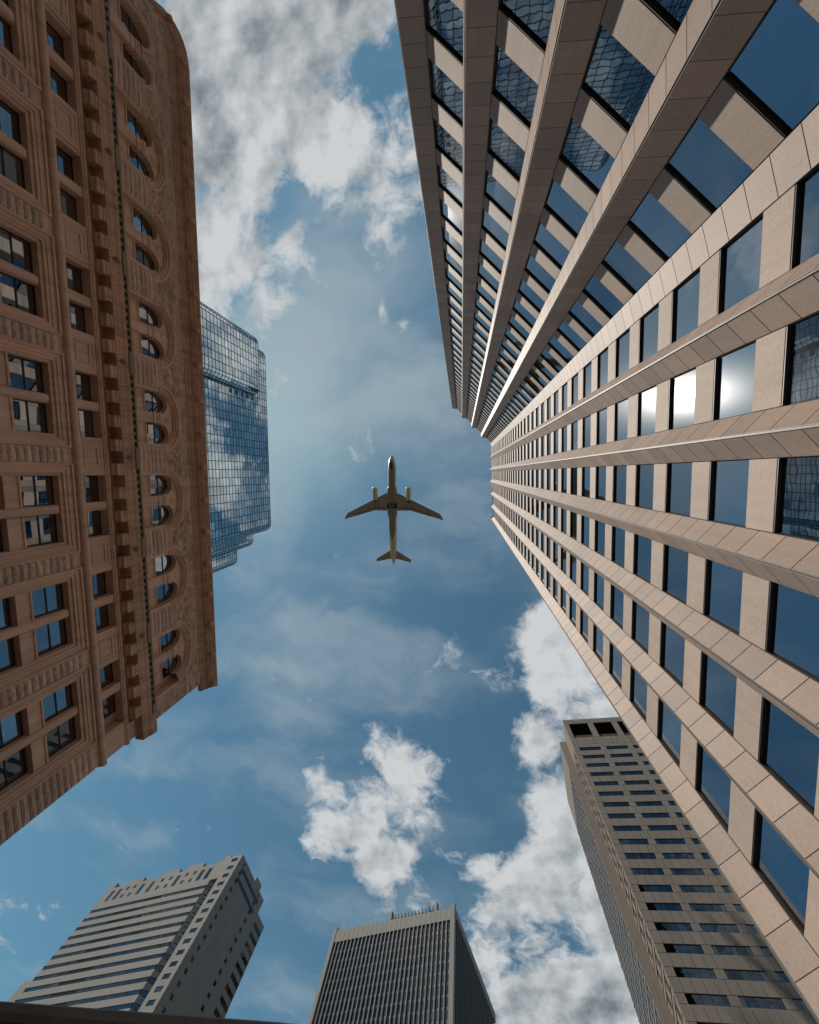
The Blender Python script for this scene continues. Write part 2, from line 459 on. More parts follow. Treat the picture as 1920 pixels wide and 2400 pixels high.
    vis = sorted([t for t in tiles if in_photo(t[0], 30)], key=lambda t: t[0].length)[:300]
    ids = set(id(t) for t in vis)
    rest = {}
    for t in tiles:
        if id(t) in ids: inst('cladding_tile', t[1], t[0], t[2], t[4])
        else: bake(rest.setdefault(t[4].name, (t[4], MB()))[1], t[1], t[0], t[2])
    for p, mbx in rest.values(): obj('cladding_tiles', mbx, 'granite', p, kind='stuff')
granite_tower()

# ------------------------------------------------------------------ left: red sandstone building
class RoundedWall:
    """street wall (distance 30) that turns round a quarter-circle corner after s = 40.4"""
    S0, R = 40.4, 7.5
    def __init__(f):
        f.F = Face(270.8, 30.0); f.ang = f.F.ang
        f.c = f.F(f.S0, -f.R, 0)
    def frame(f, s):
        if s <= f.S0: return f.F(s, 0, 0), f.F.n, f.F.ang
        a = min((s - f.S0) / f.R, pi / 2)
        n = f.F.n * cos(a) + f.F.t * sin(a)
        t = f.F.t * cos(a) - f.F.n * sin(a)
        extra = max(0, s - f.S0 - f.R * pi / 2)
        return f.c + n * f.R + t * extra, n, f.F.ang - a
    def __call__(f, s, w, z):
        p, n, a = f.frame(s)
        return p + n * w + Vector((0, 0, z))
    def angle(f, s): return f.frame(s)[2]
L = RoundedWall()
S_END, S_CURVE = -25.3, 52.2
def run(a=S_END, b=64.0):
    ss = [a]
    while ss[-1] < min(b, L.S0) - 4: ss.append(ss[-1] + 4)
    if b > L.S0:
        ss.append(L.S0)
        n = 14
        ss += [L.S0 + (S_CURVE - L.S0) * k / n for k in range(1, n + 1)]
    ss.append(b)
    return ss
def rock_meshes(w, h, d, mat, nvar=5, nx=6, nz=4):
    out = []
    for v in range(nvar):
        mb = MB()
        vs, fs = [], []
        for j in range(nz + 1):
            for i in range(nx + 1):
                x = -w / 2 + w * i / nx; z = -h / 2 + h * j / nz
                edge = i in (0, nx) or j in (0, nz)
                y = .0 if edge else d * random.uniform(.55, 1.1)
                if not edge: x += random.uniform(-.25, .25) * w / nx; z += random.uniform(-.2, .2) * h / nz
                vs.append((x, y, z))
        for j in range(nz):
            for i in range(nx):
                a = j * (nx + 1) + i
                fs.append((a, a + 1, a + nx + 2, a + nx + 1))
        mb.add(vs, fs)
        # sides going into the wall
        ring = [i for i in range(nx + 1)] + [j * (nx + 1) + nx for j in range(1, nz + 1)] + [nz * (nx + 1) + i for i in range(nx - 1, -1, -1)] + [j * (nx + 1) for j in range(nz - 1, 0, -1)]
        k = len(mb.v)
        mb.v += [(mb.v[i][0], -.12, mb.v[i][2]) for i in ring]
        n = len(ring)
        mb.f += [(ring[i], ring[(i + 1) % n], k + (i + 1) % n, k + i) for i in range(n)]
        out.append(mb.mesh('stone_block', mat))
    return out
def sandstone_building():
    base = L(5, -6, GROUND)
    root = thing('sandstone_building', 'red-brown sandstone building with arcaded top floor, bracketed cornice and rounded corner', 'building', base)
    CTR = [37.85 - 8.2 * i for i in range(8)]
    D = .95
    # body behind the walls, down to the street
    ring = [L(S_END + .02, -D + .05, 0)] + [L(s, -D + .05, 0) for s in run()[1:-1]] + [L(64, -D + .05, 0)]
    ring += [L.F(64, -60, 0), L.F(S_END + .02, -60, 0)]
    body = MB(); body.prism([(p.x, p.y) for p in ring], GROUND, 37.9); obj('body', body, 'sandstone_dark', root)
    wall = MB()
    def wbox(s0, s1, w0, w1, z0, z1):
        if s0 > s1: s0, s1 = s1, s0
        n = max(1, int((s1 - max(s0, L.S0)) / .8)) if s1 > L.S0 else 1
        for k in range(n):
            wall.box(L, s0 + (s1 - s0) * k / n, s0 + (s1 - s0) * (k + 1) / n, w0, w1, z0, z1)
    # walls past the last bay and round the corner, all heights
    wbox(S_END, -23.05, -D, 0, GROUND, 27.4); wbox(S_END, -23.05, -D, 0, 28.1, 36.75); wbox(S_END, -23.6, -D, 0, 27.4, 28.1)
    wbox(41.95, 64, -D, 0, GROUND, 36.75)
    rb = rock_meshes(1.18, .42, .12, 'rock')
    rb2 = rock_meshes(2.26, .42, .13, 'rock', nx=7)
    rb3 = rock_meshes(2.48, .425, .14, 'rock', nx=7)
    blocks = []
    for z in [12.3 + .462 * k for k in range(26)]:
        for c in CTR:
            blocks.append((L(c + 4.1, .08, z), random.choice(rb), L.angle(c + 4.1), (0, 0)))
        blocks.append((L(-24.15, .08, z), random.choice(rb2), L.angle(-24), (0, 0)))
    pane_a = plate_mesh('pane', 2.06, 1.10, .02, 'glass_old')
    sash = MB()
    for z0, z1 in ((0, .09), (1.13, 1.22), (2.26, 2.36)): sash.box(ident, -1.12, 1.12, -.06, .03, z0, z1)
    for x in (-1.12, 1.03): sash.box(ident, x, x + .09, -.06, .03, .09, 2.26)
    sash_m = sash.mesh('window', 'sash')
    def window(s, w, z, narrow=False):
        o = inst('window', sash_m, L(s, w, z), L.angle(s), root)
        for k in (0, 1):
            p = inst('pane', pane_a, L(s, w - .015, z + .61 + 1.13 * k), L.angle(s), o)
            p.location = (0, -.015, .61 + 1.13 * k); p.rotation_euler = (random.uniform(-.006, .006), 0, random.uniform(-.008, .008))
        return o
    for c in CTR:
        # ---- two lower storeys: stepped frame round two windows each
        wbox(c + 3.485, c + 4.715, -D, 0, GROUND, 24.45)
        fr = MB()
        for sg in (-1, 1):
            for a, b, w in ((2.56, 2.80, -.16), (2.80, 3.02, -.02), (3.02, 3.10, .05), (3.10, 3.36, .02), (3.36, 3.485, .15)):
                s0, s1 = sorted((c + sg * a, c + sg * b))
                fr.box(L, s0, s1, -D, w, GROUND, 23.5 + max(0, (a - 2.56)) * .97)
        for a, b, w, z0, z1 in ((0, 2.80, -.16, 23.5, 23.73), (0, 3.02, -.02, 23.73, 23.95), (0, 3.10, .05, 23.95, 24.03), (0, 3.36, .02, 24.03, 24.28), (0, 3.485, .15, 24.28, 24.42)):
            fr.box(L, c - b, c + b, -D, w, z0, z1)
        obj('window_frame', fr, 'sandstone', root)
        wbox(c - 3.485, c + 3.485, -D, -.01, 24.42, 24.6)
        mu = MB()                                   # rounded mullion shaft with a domed head
        prof = [(cos(a) * .345, sin(a) * .30) for a in [pi * k / 8 for k in range(9)]]
        lev = [(GROUND, 1), (23.0, 1), (23.2, .93), (23.38, .75), (23.5, .35)]
        vs = [L(c - x, -.42 + y * k, z) for z, k in lev for x, y in prof]
        n = 9
        fs = [(i * n + j, i * n + j + 1, (i + 1) * n + j + 1, (i + 1) * n + j) for i in range(len(lev) - 1) for j in range(n - 1)]
        mu.add(vs, fs)
        mu.box(L, c - .345, c + .345, -D, -.42, GROUND, 23.5)
        obj('mullion', mu, 'sandstone', root, smooth=False)
        for sg in (-1, 1):
            cc = c + sg * 1.4525
            for z0 in (21.16, 17.74):
                window(cc, -.74, z0)
                sp = MB(); sp.box(L, cc - 1.107, cc + 1.107, -D, -.30, z0 - 1.02, z0 - .02)
                sp.box(L, cc - 1.107, cc + 1.107, -.30, -.22, z0 - .14, z0 - .02)
                sp.box(L, cc - 1.107, cc + 1.107, -.30, -.22, z0 - 1.02, z0 - .90)
                obj('spandrel_panel', sp, 'sandstone', root)
            wbox(cc - 1.107, cc + 1.107, -D, -.3, GROUND, 16.7)
            # ---- storey under the cornice
            window(cc, -.78, 24.70)
            wbox(cc - 1.107, cc + 1.107, -D, -.05, 24.6, 24.72)
        mb = MB(); mb.box(L, c - .345, c + .345, -D, -.06, 24.6, 27.0); mb.box(L, c - .2, c + .2, -.06, -.03, 25.0, 26.9); obj('mullion', mb, 'sandstone', root)
        wbox(c - 3.4, c + 3.4, -D, 0.002, 27.0, 27.35)
        if c + 4.1 < 41.9:
            pass
        wbox(c + 2.56, c + 5.64, -D, 0, 24.6, 27.0)
        pa = MB()                                   # sunk panel with a moulded border
        m0 = c + 4.1
        for a, w in ((1.22, .07), (1.02, .035), (.84, .075)):
            b = {1.22: 1.02, 1.02: .84, .84: .72}[a]
            za, zb = 25.95 - (a - .25), 25.95 + (a - .25)
            ya, yb = 25.95 - (b - .25), 25.95 + (b - .25)
            for bx in ((m0 - a, m0 - b, za, zb), (m0 + b, m0 + a, za, zb), (m0 - b, m0 + b, za, ya), (m0 - b, m0 + b, yb, zb)):
                pa.box(L, bx[0], bx[1], 0, w, bx[2], bx[3])
        obj('sunk_panel', pa, 'sandstone', root)
        # ---- cornice pieces over each bay
        for k in range(4):
            sc = c + (-3.075 + 2.05 * k)
            mo = MB()
            ring = [(-.45, 27.42), (.30, 27.42), (.42, 27.50), (.66, 27.55), (.70, 27.62), (.70, 27.85), (.76, 27.9), (.76, 28.12), (-.45, 28.12)]
            mo.sweep(L, ring + [ring[0]], [sc - .50, sc + .50])
            obj('bracket', mo, 'sandstone_dark', root)
            co = MB()
            pr = [(-.45, 28.10), (.80, 28.10), (.83, 28.22), (.80, 28.26), (.84, 28.34), (.90, 28.62), (1.02, 28.84), (1.04, 28.96), (-.45, 28.96)]
            co.sweep(L, pr + [pr[0]], [sc - 1.012, sc, sc + 1.012])
            obj('cornice_stone', co, 'sandstone_dark', root)
        pb = MB()
        pb.box(L, c - 4.1, c + 4.1, .70, 1.04, 28.963, 29.03)
        pb.box(L, c - 4.1, c + 4.1, .55, 1.10, 29.27, 29.42)
        pb.box(L, c - 4.1, c + 4.1, -.05, .72, 28.965, 29.27)
        pb.box(L, c + 3.2, c + 4.1, .72, 1.12, 29.03, 29.27); pb.box(L, c - 4.1, c - 3.2, .72, 1.12, 29.03, 29.27)
        for k in range(11):
            x = c - 3.2 + 6.4 * k / 10
            pb.box(L, x - .13, x + .13, .74, 1.03, 29.03, 29.27)
        obj('pierced_parapet', pb, 'old_bronze', root)
        ro = MB(); p0 = L(c + 4.1, .9, 28.62); ax = L(c + 4.1, 1.9, 28.4) - p0
        ro.lathe(p0, ax, [(.24, -.05), (.26, .06), (.20, .10), (.16, .07), (.13, .16), (.06, .22)], 10)
        obj('rosette', ro, 'old_bronze', root, smooth=True)
        # ---- arcade storey
        for s0 in (c + 2.55,):
            wbox(s0, s0 + 3.10, -D, 0, 29.0, 33.4)
            tr = MB()
            for a in (0, 2.82): tr.box(L, s0 + a, s0 + a + .28, -.02, .09, 29.3, 33.1)
            tr.sweep(L, [(-.02, 33.08), (.12, 33.08), (.20, 33.2), (.22, 33.32), (.27, 33.36), (.27, 33.46), (-.02, 33.46)], [s0 - .06, s0 + 1.55, s0 + 3.16])
            obj('impost', tr, 'sandstone', root)
            for k in range(8):
                blocks.append((L(s0 + 1.55, .08, 29.63 + .468 * k), random.choice(rb3), L.angle(s0 + 1.55), (0, 0)))
        corner = c > 37
        mb = MB()
        mb.box(L, c - .47, c + .47, -D, -.18, 29.0, 32.55)
        for za, zb, e, w in ((32.55, 32.65, .52, -.12), (32.65, 33.0, .50, -.14), (33.0, 33.2, .56, -.08), (33.2, 33.42, .60, -.02)):
            mb.box(L, c - e, c + e, -D, w, za, zb)
        obj('mullion', mb, 'sandstone', root)
        arc = lambda x0, r, z0, n=12: [(x0 - r * cos(pi * k / n), z0 + r * sin(pi * k / n)) for k in range(n + 1)]
        for sg in (-1, 1):
            cc = c + sg * 1.51
            wi = window(cc, -.80, 32.05)
            ap = MB(); ap.box(L, cc - 1.04, cc + 1.04, -D, -.52, 29.0, 31.98)
            ap.box(L, cc - 1.04, cc + 1.04, -.52, -.44, 31.86, 31.98); ap.box(L, cc - 1.04, cc + 1.04, -.52, -.44, 30.3, 30.42)
            for x in (-1.04, .96): ap.box(L, cc + x, cc + x + .08, -.52, -.44, 30.42, 31.86)
            zz = 31.15
            q = [L(cc - .82, -.515, zz), L(cc, -.515, zz - .62), L(cc + .82, -.515, zz), L(cc, -.515, zz + .62), L(cc, -.36, zz)]
            ap.add(q, [(0, 1, 4), (1, 2, 4), (2, 3, 4), (3, 0, 4)])
            obj('diamond_panel', ap, 'sandstone', root)
        ty = MB()
        if not corner:
            ell = lambda a, b, n=20: [(c + a * cos(pi * k / n), 33.4 + b * sin(pi * k / n)) for k in range(n + 1)]
            ring = [(c - 2.6, 33.4)] + arc(c - 1.51, 1.03, 33.401) + arc(c + 1.51, 1.03, 33.401) + ell(2.62, 1.68)[:-1]
            ty.plate(L, ring, -D, -.26)
            t_o = obj('tympanum', ty, 'sandstone', root)
            ock = MB(); p0 = L(c, -.27, 34.42)
            ock.lathe(p0, L(c, 1, 34.42) - L(c, 0, 34.42), [(.30, 0), (.29, .05), (.20, .09), (.02, .12)], 14)
            obj('boss', ock, 'sandstone', t_o)
            av = MB()
            for (a0, b0, a1, b1, w) in ((2.58, 1.64, 2.78, 1.78, -.06), (2.78, 1.78, 2.86, 1.84, .07), (2.86, 1.84, 3.06, 1.96, .02), (3.06, 1.96, 3.14, 2.01, .12), (3.14, 2.01, 3.34, 2.14, .17)):
                n = 24
                i0, i1 = ell(a0, b0, n), ell(a1, b1, n)
                vs = [L(x, w, z) for x, z in i0] + [L(x, w, z) for x, z in i1] + [L(x, -.3, z) for x, z in i0] + [L(x, -.05, z) for x, z in i1]
                m_ = n + 1
                fs = []
                for k in range(n): fs += [(k, k + 1, m_ + k + 1, m_ + k), (k, 2 * m_ + k, 2 * m_ + k + 1, k + 1), (m_ + k, m_ + k + 1, 3 * m_ + k + 1, 3 * m_ + k)]
                av.add(vs, fs)
            obj('arch_moulding', av, 'sandstone', root)
            pl = MB(); pl.plate(L, [(c - 4.1, 33.4)] + ell(3.25, 2.06)[::-1] + [(c + 4.1, 33.4), (c + 4.1, 36.75), (c - 4.1, 36.75)], -D, 0)
            obj('wall_panel', pl, 'rock', root)
        else:
            for sg in (-1, 1):
                h = MB(); x0 = c + sg * 1.51
                for r0, r1, w in ((1.03, 1.16, .06), (1.16, 1.34, .13)):
                    i0, i1 = arc(x0, r0, 33.4, 14), arc(x0, r1, 33.4, 14)
                    vs = [L(x, w, z) for x, z in i0] + [L(x, w, z) for x, z in i1] + [L(x, -.3, z) for x, z in i0] + [L(x, -.05, z) for x, z in i1]
                    m_ = 15; fs = []
                    for k in range(14): fs += [(k, k + 1, m_ + k + 1, m_ + k), (k, 2 * m_ + k, 2 * m_ + k + 1, k + 1), (m_ + k, m_ + k + 1, 3 * m_ + k + 1, 3 * m_ + k)]
                    h.add(vs, fs)
                obj('hood_moulding', h, 'sandstone', root)
            for q in range(4):
                xa, xb = c - 4.1 + 2.05 * q, c - 4.1 + 2.05 * (q + 1)
            pl = MB(); pl.plate(L, [(c - 4.1, 33.4)] + arc(c - 1.51, 1.03, 33.401) + arc(c + 1.51, 1.03, 33.401) + [(c + 2.55, 33.4), (c + 2.55, 36.75), (c - 4.1, 36.75)], -D, 0)
            pl.box(L, c + 2.55, c + 3.4, -D, 0, 33.4, 36.75); pl.box(L, c + 3.4, c + 4.1, -D, 0, 33.4, 36.75)
            obj('wall_panel', pl, 'rock', root)
    obj('wall', wall, 'sandstone', root)
    place('stone_block', blocks, 'rock', root)
    # the small rock-faced courses above the arches and round the corner
    rough = MB()
    def course(s0, s1, z, h):
        s = s0 - random.uniform(0, .8)
        while s < s1:
            w = random.uniform(.7, 1.7)
            a, b = max(s, s0), min(s + w, s1)
            s += w
            if b - a < .15: continue
            d = random.uniform(.05, .17)
            nx = max(2, int((b - a) / .35)); nz = 2
            vs = []
            for j in range(nz + 1):
                for i in range(nx + 1):
                    e = i in (0, nx) or j in (0, nz)
                    x = a + .025 + (b - a - .05) * i / nx; zz = z + .022 + (h - .044) * j / nz
                    if not e: x += random.uniform(-.08, .08); zz += random.uniform(-.06, .06)
                    vs.append(L(x, (.02 if e else .06 + d * random.uniform(.6, 1.4)), zz))
            rough.add(vs, [(j * (nx + 1) + i, j * (nx + 1) + i + 1, (j + 1) * (nx + 1) + i + 1, (j + 1) * (nx + 1) + i) for j in range(nz) for i in range(nx)])
    z = 33.5
    while z < 36.6:
        h = random.choice((.3, .36, .42)); h = min(h, 36.74 - z)
        if h < .1: break
        zm = z + h * .4
        edges = [S_END]
        for c in sorted(CTR):
            if c > 37:
                for sg in (-1, 1):
                    x0 = c + sg * 1.51
                    q = 1 - ((zm - 33.4) / 1.30) ** 2
                    if q > 0: edges += [x0 - 1.30 * sqrt(q), x0 + 1.30 * sqrt(q)]
            else:
                q = 1 - ((zm - 33.4) / 2.1) ** 2
                if q > 0: edges += [c - 3.28 * sqrt(q), c + 3.28 * sqrt(q)]
        edges.append(56)
        for i in range(0, len(edges), 2): course(edges[i], edges[i + 1], z, h)
        z += h
    z = 12.0
    while z < 33.4:
        h = random.choice((.36, .42, .48))
        if not (24.3 < z < 24.9 or 26.8 < z < 29.4): course(42.0, 56, z, h)
        if z > 29.4: course(S_END, -23.3, z, h)
        z += h
    obj('rough_courses', rough, 'rock', root, kind='stuff')
    # running mouldings
    rr = run(S_END - .12)
    mb = MB(); mb.sweep(L, [(-.1, 24.45)] + [(.10 + .27 * sin(a), 24.80 - .27 * cos(a)) for a in [pi * k / 8 for k in range(9)]] + [(-.1, 25.1)], rr); obj('roll_moulding', mb, 'sandstone', root, smooth=False)
    mb = MB(); mb.sweep(L, [(-.1, 27.02), (.06, 27.02), (.10, 27.1), (.18, 27.14), (.18, 27.24), (.10, 27.3), (.06, 27.42), (-.1, 27.42)], rr); obj('band_moulding', mb, 'sandstone', root)
    mb = MB(); mb.sweep(L, [(-.6, 27.40), (-.42, 27.40), (-.42, 28.11), (-.6, 28.11)], rr); obj('frieze', mb, 'sandstone_dark', root)
    mb = MB(); mb.sweep(L, [(-.1, 28.105), (.78, 28.105), (.83, 28.3), (.9, 28.62), (1.02, 28.95), (1.08, 29.3), (1.08, 29.4), (-.1, 29.4)], [s for s in run(41.95)]); obj('cornice_stone', mb, 'sandstone_dark', root)
    mb = MB(); mb.sweep(L, [(-.1, 28.10), (.80, 28.10), (.84, 28.34), (.90, 28.62), (1.02, 28.84), (1.04, 29.0), (1.08, 29.3), (1.08, 29.4), (-.1, 29.4)], [S_END - .35, -23.65]); obj('cornice_stone', mb, 'sandstone_dark', root)
    top = run(S_END - .9)
    prof = [(-.3, 36.72), (.10, 36.72), (.16, 36.80), (.16, 36.92), (.26, 36.98), (.34, 37.10), (.34, 37.18), (.52, 37.26), (.52, 37.44), (.66, 37.46), (.70, 37.60), (.84, 37.66), (.92, 37.80), (1.12, 37.96), (1.20, 38.06), (1.20, 38.16), (-.3, 38.2)]
    mb = MB(); mb.sweep(L, prof, top); obj('top_cornice', mb, 'sandstone_dark', root)
    de = MB(); s = S_END - .8
    while s < 53:
        de.box(L, s, s + .11, .50, .62, 37.27, 37.435); s += .19
    obj('dentils', de, 'sandstone_dark', root, kind='stuff')
    s = S_END - .4
    while s < 52:
        li = MB(); p0 = L(s, .86, 37.78); ax = L(s, 1.86, 37.45) - p0
        li.lathe(p0, ax, [(.28, -.1), (.36, .05), (.36, .16), (.29, .28), (.17, .40), (.05, .46)], 9)
        for dx in (-.17, .17): li.lathe(L(s + dx, .98, 37.93), ax, [(.09, -.1), (.10, .05), (.03, .1)], 6)
        li.lathe(L(s, 1.12, 37.62), ax, [(.13, -.1), (.12, .08), (.05, .13)], 7)
        obj('lion_head', li, 'sandstone_dark', root, smooth=True)
        s += 3.71
sandstone_building()

# ------------------------------------------------------------------ mirrored glass tower behind it
def glass_tower():
    root = thing('glass_tower', 'mirrored glass tower with rounded stepped corners rising behind the sandstone building', 'tower', (-100, -10, GROUND))
    PW, PH, R = 3.0, 1.75, 3.2
    AZ = 270.4                                         # outward = +x
    pane = plate_mesh('glass_panel', PW - .02, PH - .02, .03, 'glass_mirror')
    items = []
    def volume(x, y0, y1, H, depth, zlow):
        """front wall at x from y0 to y1, rounded vertical corners"""
        o = (x, 0)
        F = Face(AZ, origin=o)
        sa, sb = -y1, -y0                              # s runs towards -y
        n = max(1, round((sb - sa - 2 * R) / PW)); pw = (sb - sa - 2 * R) / n
        def path(q):                                   # q: distance from the back of the +y side
            La, Lc, Lf = depth - R, R * pi / 2, sb - sa - 2 * R
            if q < La: return (sa, -(depth) + q, F.ang + pi / 2)
            q -= La
            if q < Lc:
                a = q / R; return (sa + R - R * cos(a), -R + R * sin(a), F.ang + pi / 2 - a)
            q -= Lc
            if q < Lf: return (sa + R + q, 0, F.ang)
            q -= Lf
            if q < Lc:
                a = q / R; return (sb - R + R * sin(a), -R + R * cos(a), F.ang - a)
            q -= Lc
            return (sb, -R - q, F.ang - pi / 2)
        La, Lc, Lf = depth - R, R * pi / 2, sb - sa - 2 * R
        tot = 2 * La + 2 * Lc + Lf
        ns = max(1, int(La / PW))
        qs = [La - PW * k for k in range(ns, 0, -1)] + [La + Lc * k / 4 for k in range(4)] + [La + Lc + pw * k for k in range(n)] + [La + Lc + Lf + Lc * k / 4 for k in range(4)] + [La + 2 * Lc + Lf + PW * k for k in range(ns + 1)]
        nr = int((H - zlow) / PH)
        ring = [path(min(max(q, 0), tot)) for q in qs]
        pts = [F(s, w - .08, 0) for s, w, a in ring]
        back = [F(sb, -depth, 0), F(sa, -depth, 0)]
        core = MB(); core.prism([(p.x, p.y) for p in pts] + [(p.x, p.y) for p in back], GROUND, H - .05)
        obj('core', core, 'dark_metal', root)
        grid = MB()
        for i, (s, w, a) in enumerate(ring):
            c, sn = cos(a), sin(a); t = Vector((c, sn, 0)); nn = Vector((-sn, c, 0)); p = F(s, w, 0)
            hw = .11
            q = [p - t * hw - nn * .1, p + t * hw - nn * .1, p + t * hw + nn * .06, p - t * hw + nn * .06]
            grid.prism([(v.x, v.y) for v in q], zlow, H)
        for i in range(len(ring) - 1):
            (s0, w0, a0), (s1, w1, a1) = ring[i], ring[i + 1]
            p, q = F(s0, w0, 0), F(s1, w1, 0)
            t = (q - p); ln = t.length; t.normalize(); nn = Vector((-t.y, t.x, 0)); am = atan2(t.y, t.x)
            for k in range(nr + 1):
                z = H - PH * k
                bq = [p - nn * .1, q - nn * .1, q + nn * .05, p + nn * .05]
                grid.prism([(v.x, v.y) for v in bq], z - .09, z + .09)
                if k < nr:
                    mid = (p + q) / 2 + Vector((0, 0, z - PH / 2))
                    me = pane if abs(ln - PW) < .12 else corner_pane(ln)
                    items.append((mid, me, am, rt(.004)))
        obj('mullion_grid', grid, 'mullion', root)
        return F
    cpan = {}
    def corner_pane(w):
        w = round(w, 2)
        if w not in cpan: cpan[w] = plate_mesh('glass_panel', w - .02, PH - .02, .03, 'glass_mirror')
        return cpan[w]
    volume(-81.0, -54.2, -31.2, 140, 14, 70)
    Fb = volume(-83.8, -52.0, 25.6, 150, 16, 66)
    volume(-92.6, -40, 32.9, 150, 16, 80)
    volume(-100.8, -40, 42.0, 150, 18, 90)
    place('glass_panel', items, 'glass_mirror', root)
    for k in range(5):                                 # dark louvre boxes along the joint with the lower wing
        mb = MB(); mb.box(Fb, 31.2 - 2.0, 31.2 - .5, -.05, .10, 124.5 + k * 3.5, 126.0 + k * 3.5); obj('louvre', mb, 'dark_metal', root)
glass_tower()

# ------------------------------------------------------------------ bottom left: pale banded tower
def banded_tower():
    H = 140.0
    co = at_height(570.3, 2002, H)
    Ff = Face(158.0 + 180, origin=(co.x, co.y)); Fs = Face(68.0, origin=(co.x, co.y))
    if Ff.n.dot(-co) < 0: Ff = Face(158.0, origin=(co.x, co.y))
    if Fs.n.dot(Vector((1, -.3, 0))) < 0: Fs = Face(248.0, origin=(co.x, co.y))
    sf = 1 if Ff.t.x < 0 else -1                       # a = distance along the front, away from the corner
    ss = 1 if Fs.t.y > 0 else -1
    P = lambda a, w, z: Ff(a * sf, w, z)
    Q = lambda a, w, z: Fs(a * ss, w, z)
    root = thing('banded_tower', 'pale stone tower with ribbon windows, notched roofline and small square side windows', 'tower', (co.x, co.y, GROUND))
    LEN, DEP, FL, NF = 79.0, 24.9, 3.32, 30
    zt = H - 9.0                                        # top of the ribbon floors
    pts = [P(.35, -.35, 0), P(7.2, -.35, 0), P(7.2, -3.5, 0), P(11.6, -3.5, 0), P(11.6, -.35, 0), P(LEN, -.35, 0), P(LEN, -DEP, 0), P(.35, -DEP, 0)]
    core = MB(); core.prism([(p.x, p.y) for p in pts], GROUND, H - 2.5); obj('core', core, 'dark_metal', root)
    me_ = {}
    def win(w, h, mat='glass_far'):
        k = (w, h, mat)
        if k not in me_: me_[k] = plate_mesh('window', w, h, .05, mat)
        return me_[k]
    wins = []
    for k in range(NF):
        z0 = zt - FL * (k + 1)                          # window strip z0+0.0..1.35, band above
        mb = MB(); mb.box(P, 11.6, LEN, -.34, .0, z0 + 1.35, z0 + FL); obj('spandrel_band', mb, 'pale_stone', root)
        a = 12.0; j = 0
        while a < LEN - 1.4:
            wd = 1.55 if j % 3 else .8
            if not (46 < a < 58 and k > 0) and not (36 < a < 46 and k == 0):
                wins.append((P(a + wd / 2, -.18, z0 + .675), win(wd, 1.33, 'glass_far' if (j * 7 + k * 3) % 5 else 'glass_dark'), Ff.ang, rt(.01)))
            a += wd + .14; j += 1
        # notch with its slanted glass corner
        mb = MB(); mb.hexa([P(11.6, 0, z0 + 1.35), P(11.6, -3, z0 + 1.35), P(7.25, -3, z0 + 1.35), P(7.9, -3.2, z0 + 1.35), P(11.6, 0, z0 + FL), P(11.6, -3, z0 + FL), P(7.25, -3, z0 + FL), P(7.9, -3.2, z0 + FL)]); obj('notch_band', mb, 'pale_stone', root)
        mb = MB(); mb.hexa([P(11.5, -.1, z0), P(11.5, -3, z0), P(7.25, -3, z0), P(7.9, -3.25, z0), P(11.5, -.1, z0 + 1.35), P(11.5, -3, z0 + 1.35), P(7.25, -3, z0 + 1.35), P(7.9, -3.25, z0 + 1.35)]); obj('notch_window', mb, 'glass_dark', root)
    # right-hand strip of the front and the plain side, with joints between the slabs
    for k in range(NF + 3):
        z0 = H - FL * (k + 1)
        mb = MB()
        mb.box(P, 0, 1.8, -.35, 0, z0 + .02, z0 + FL); mb.box(P, 5.1, 7.2, -.35, 0, z0 + .02, z0 + FL)
        mb.box(P, 1.8, 5.1, -.35, 0, z0 + .02, z0 + .7); mb.box(P, 1.8, 5.1, -.35, 0, z0 + 2.2, z0 + FL)
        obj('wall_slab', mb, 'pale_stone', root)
        wins.append((P(3.45, -.18, z0 + 1.45), win(3.2, 1.46), Ff.ang, rt(.01)))
        # side: two small windows a storey
        mb = MB()
        cuts = [0.36, 3.2, 4.8, 18.9, 20.5, DEP]
        for i in range(0, 6, 2):
            n = max(1, round((cuts[i + 1] - cuts[i]) / 3.1)); stp = (cuts[i + 1] - cuts[i]) / n
            for q in range(n): mb.box(Q, cuts[i] + stp * q + .02, cuts[i] + stp * (q + 1) - .02, -.35, 0, z0 + .02, z0 + FL)
        for i in (1, 3):
            mb.box(Q, cuts[i], cuts[i + 1], -.35, 0, z0 + .02, z0 + .9); mb.box(Q, cuts[i], cuts[i + 1], -.35, 0, z0 + 2.3, z0 + FL)
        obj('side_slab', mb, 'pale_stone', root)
        for i in (1, 3):
            m0 = (cuts[i] + cuts[i + 1]) / 2
            for dx in (-.4, .4): wins.append((Q(m0 + dx, -.16, z0 + 1.6), win(.68, 1.36), Fs.ang, rt(.01)))
    for a0, z in ((3.6, H - 3.2), (3.7, H - 6.8)):     # long dark slots high on the side
        mb = MB(); mb.box(Q, a0, a0 + 18.2, -.2, .03, z - .9, z + .5); obj('slot_window', mb, 'glass_dark', root)
    for k in range(12):
        mb = MB(); mb.box(Q, 25.6, 31.8, -.2, .03, H - 9.2 - 3.32 * k, H - 7.7 - 3.32 * k); obj('slot_window', mb, 'glass_dark', root)
    # attic storeys: notched parapet with tall windows
    up = [(7.2, 10.2, H + .9), (10.2, 13.2, H - .6), (13.2, 22.0, H - 1.6), (22.0, 31.5, H + .3), (31.5, 36, H - 1.6), (36, 46, H + .2), (46, 58, H - 1.8), (58, 67, H + .2), (67, 76, H - 1.8), (76, LEN, H + .6)]
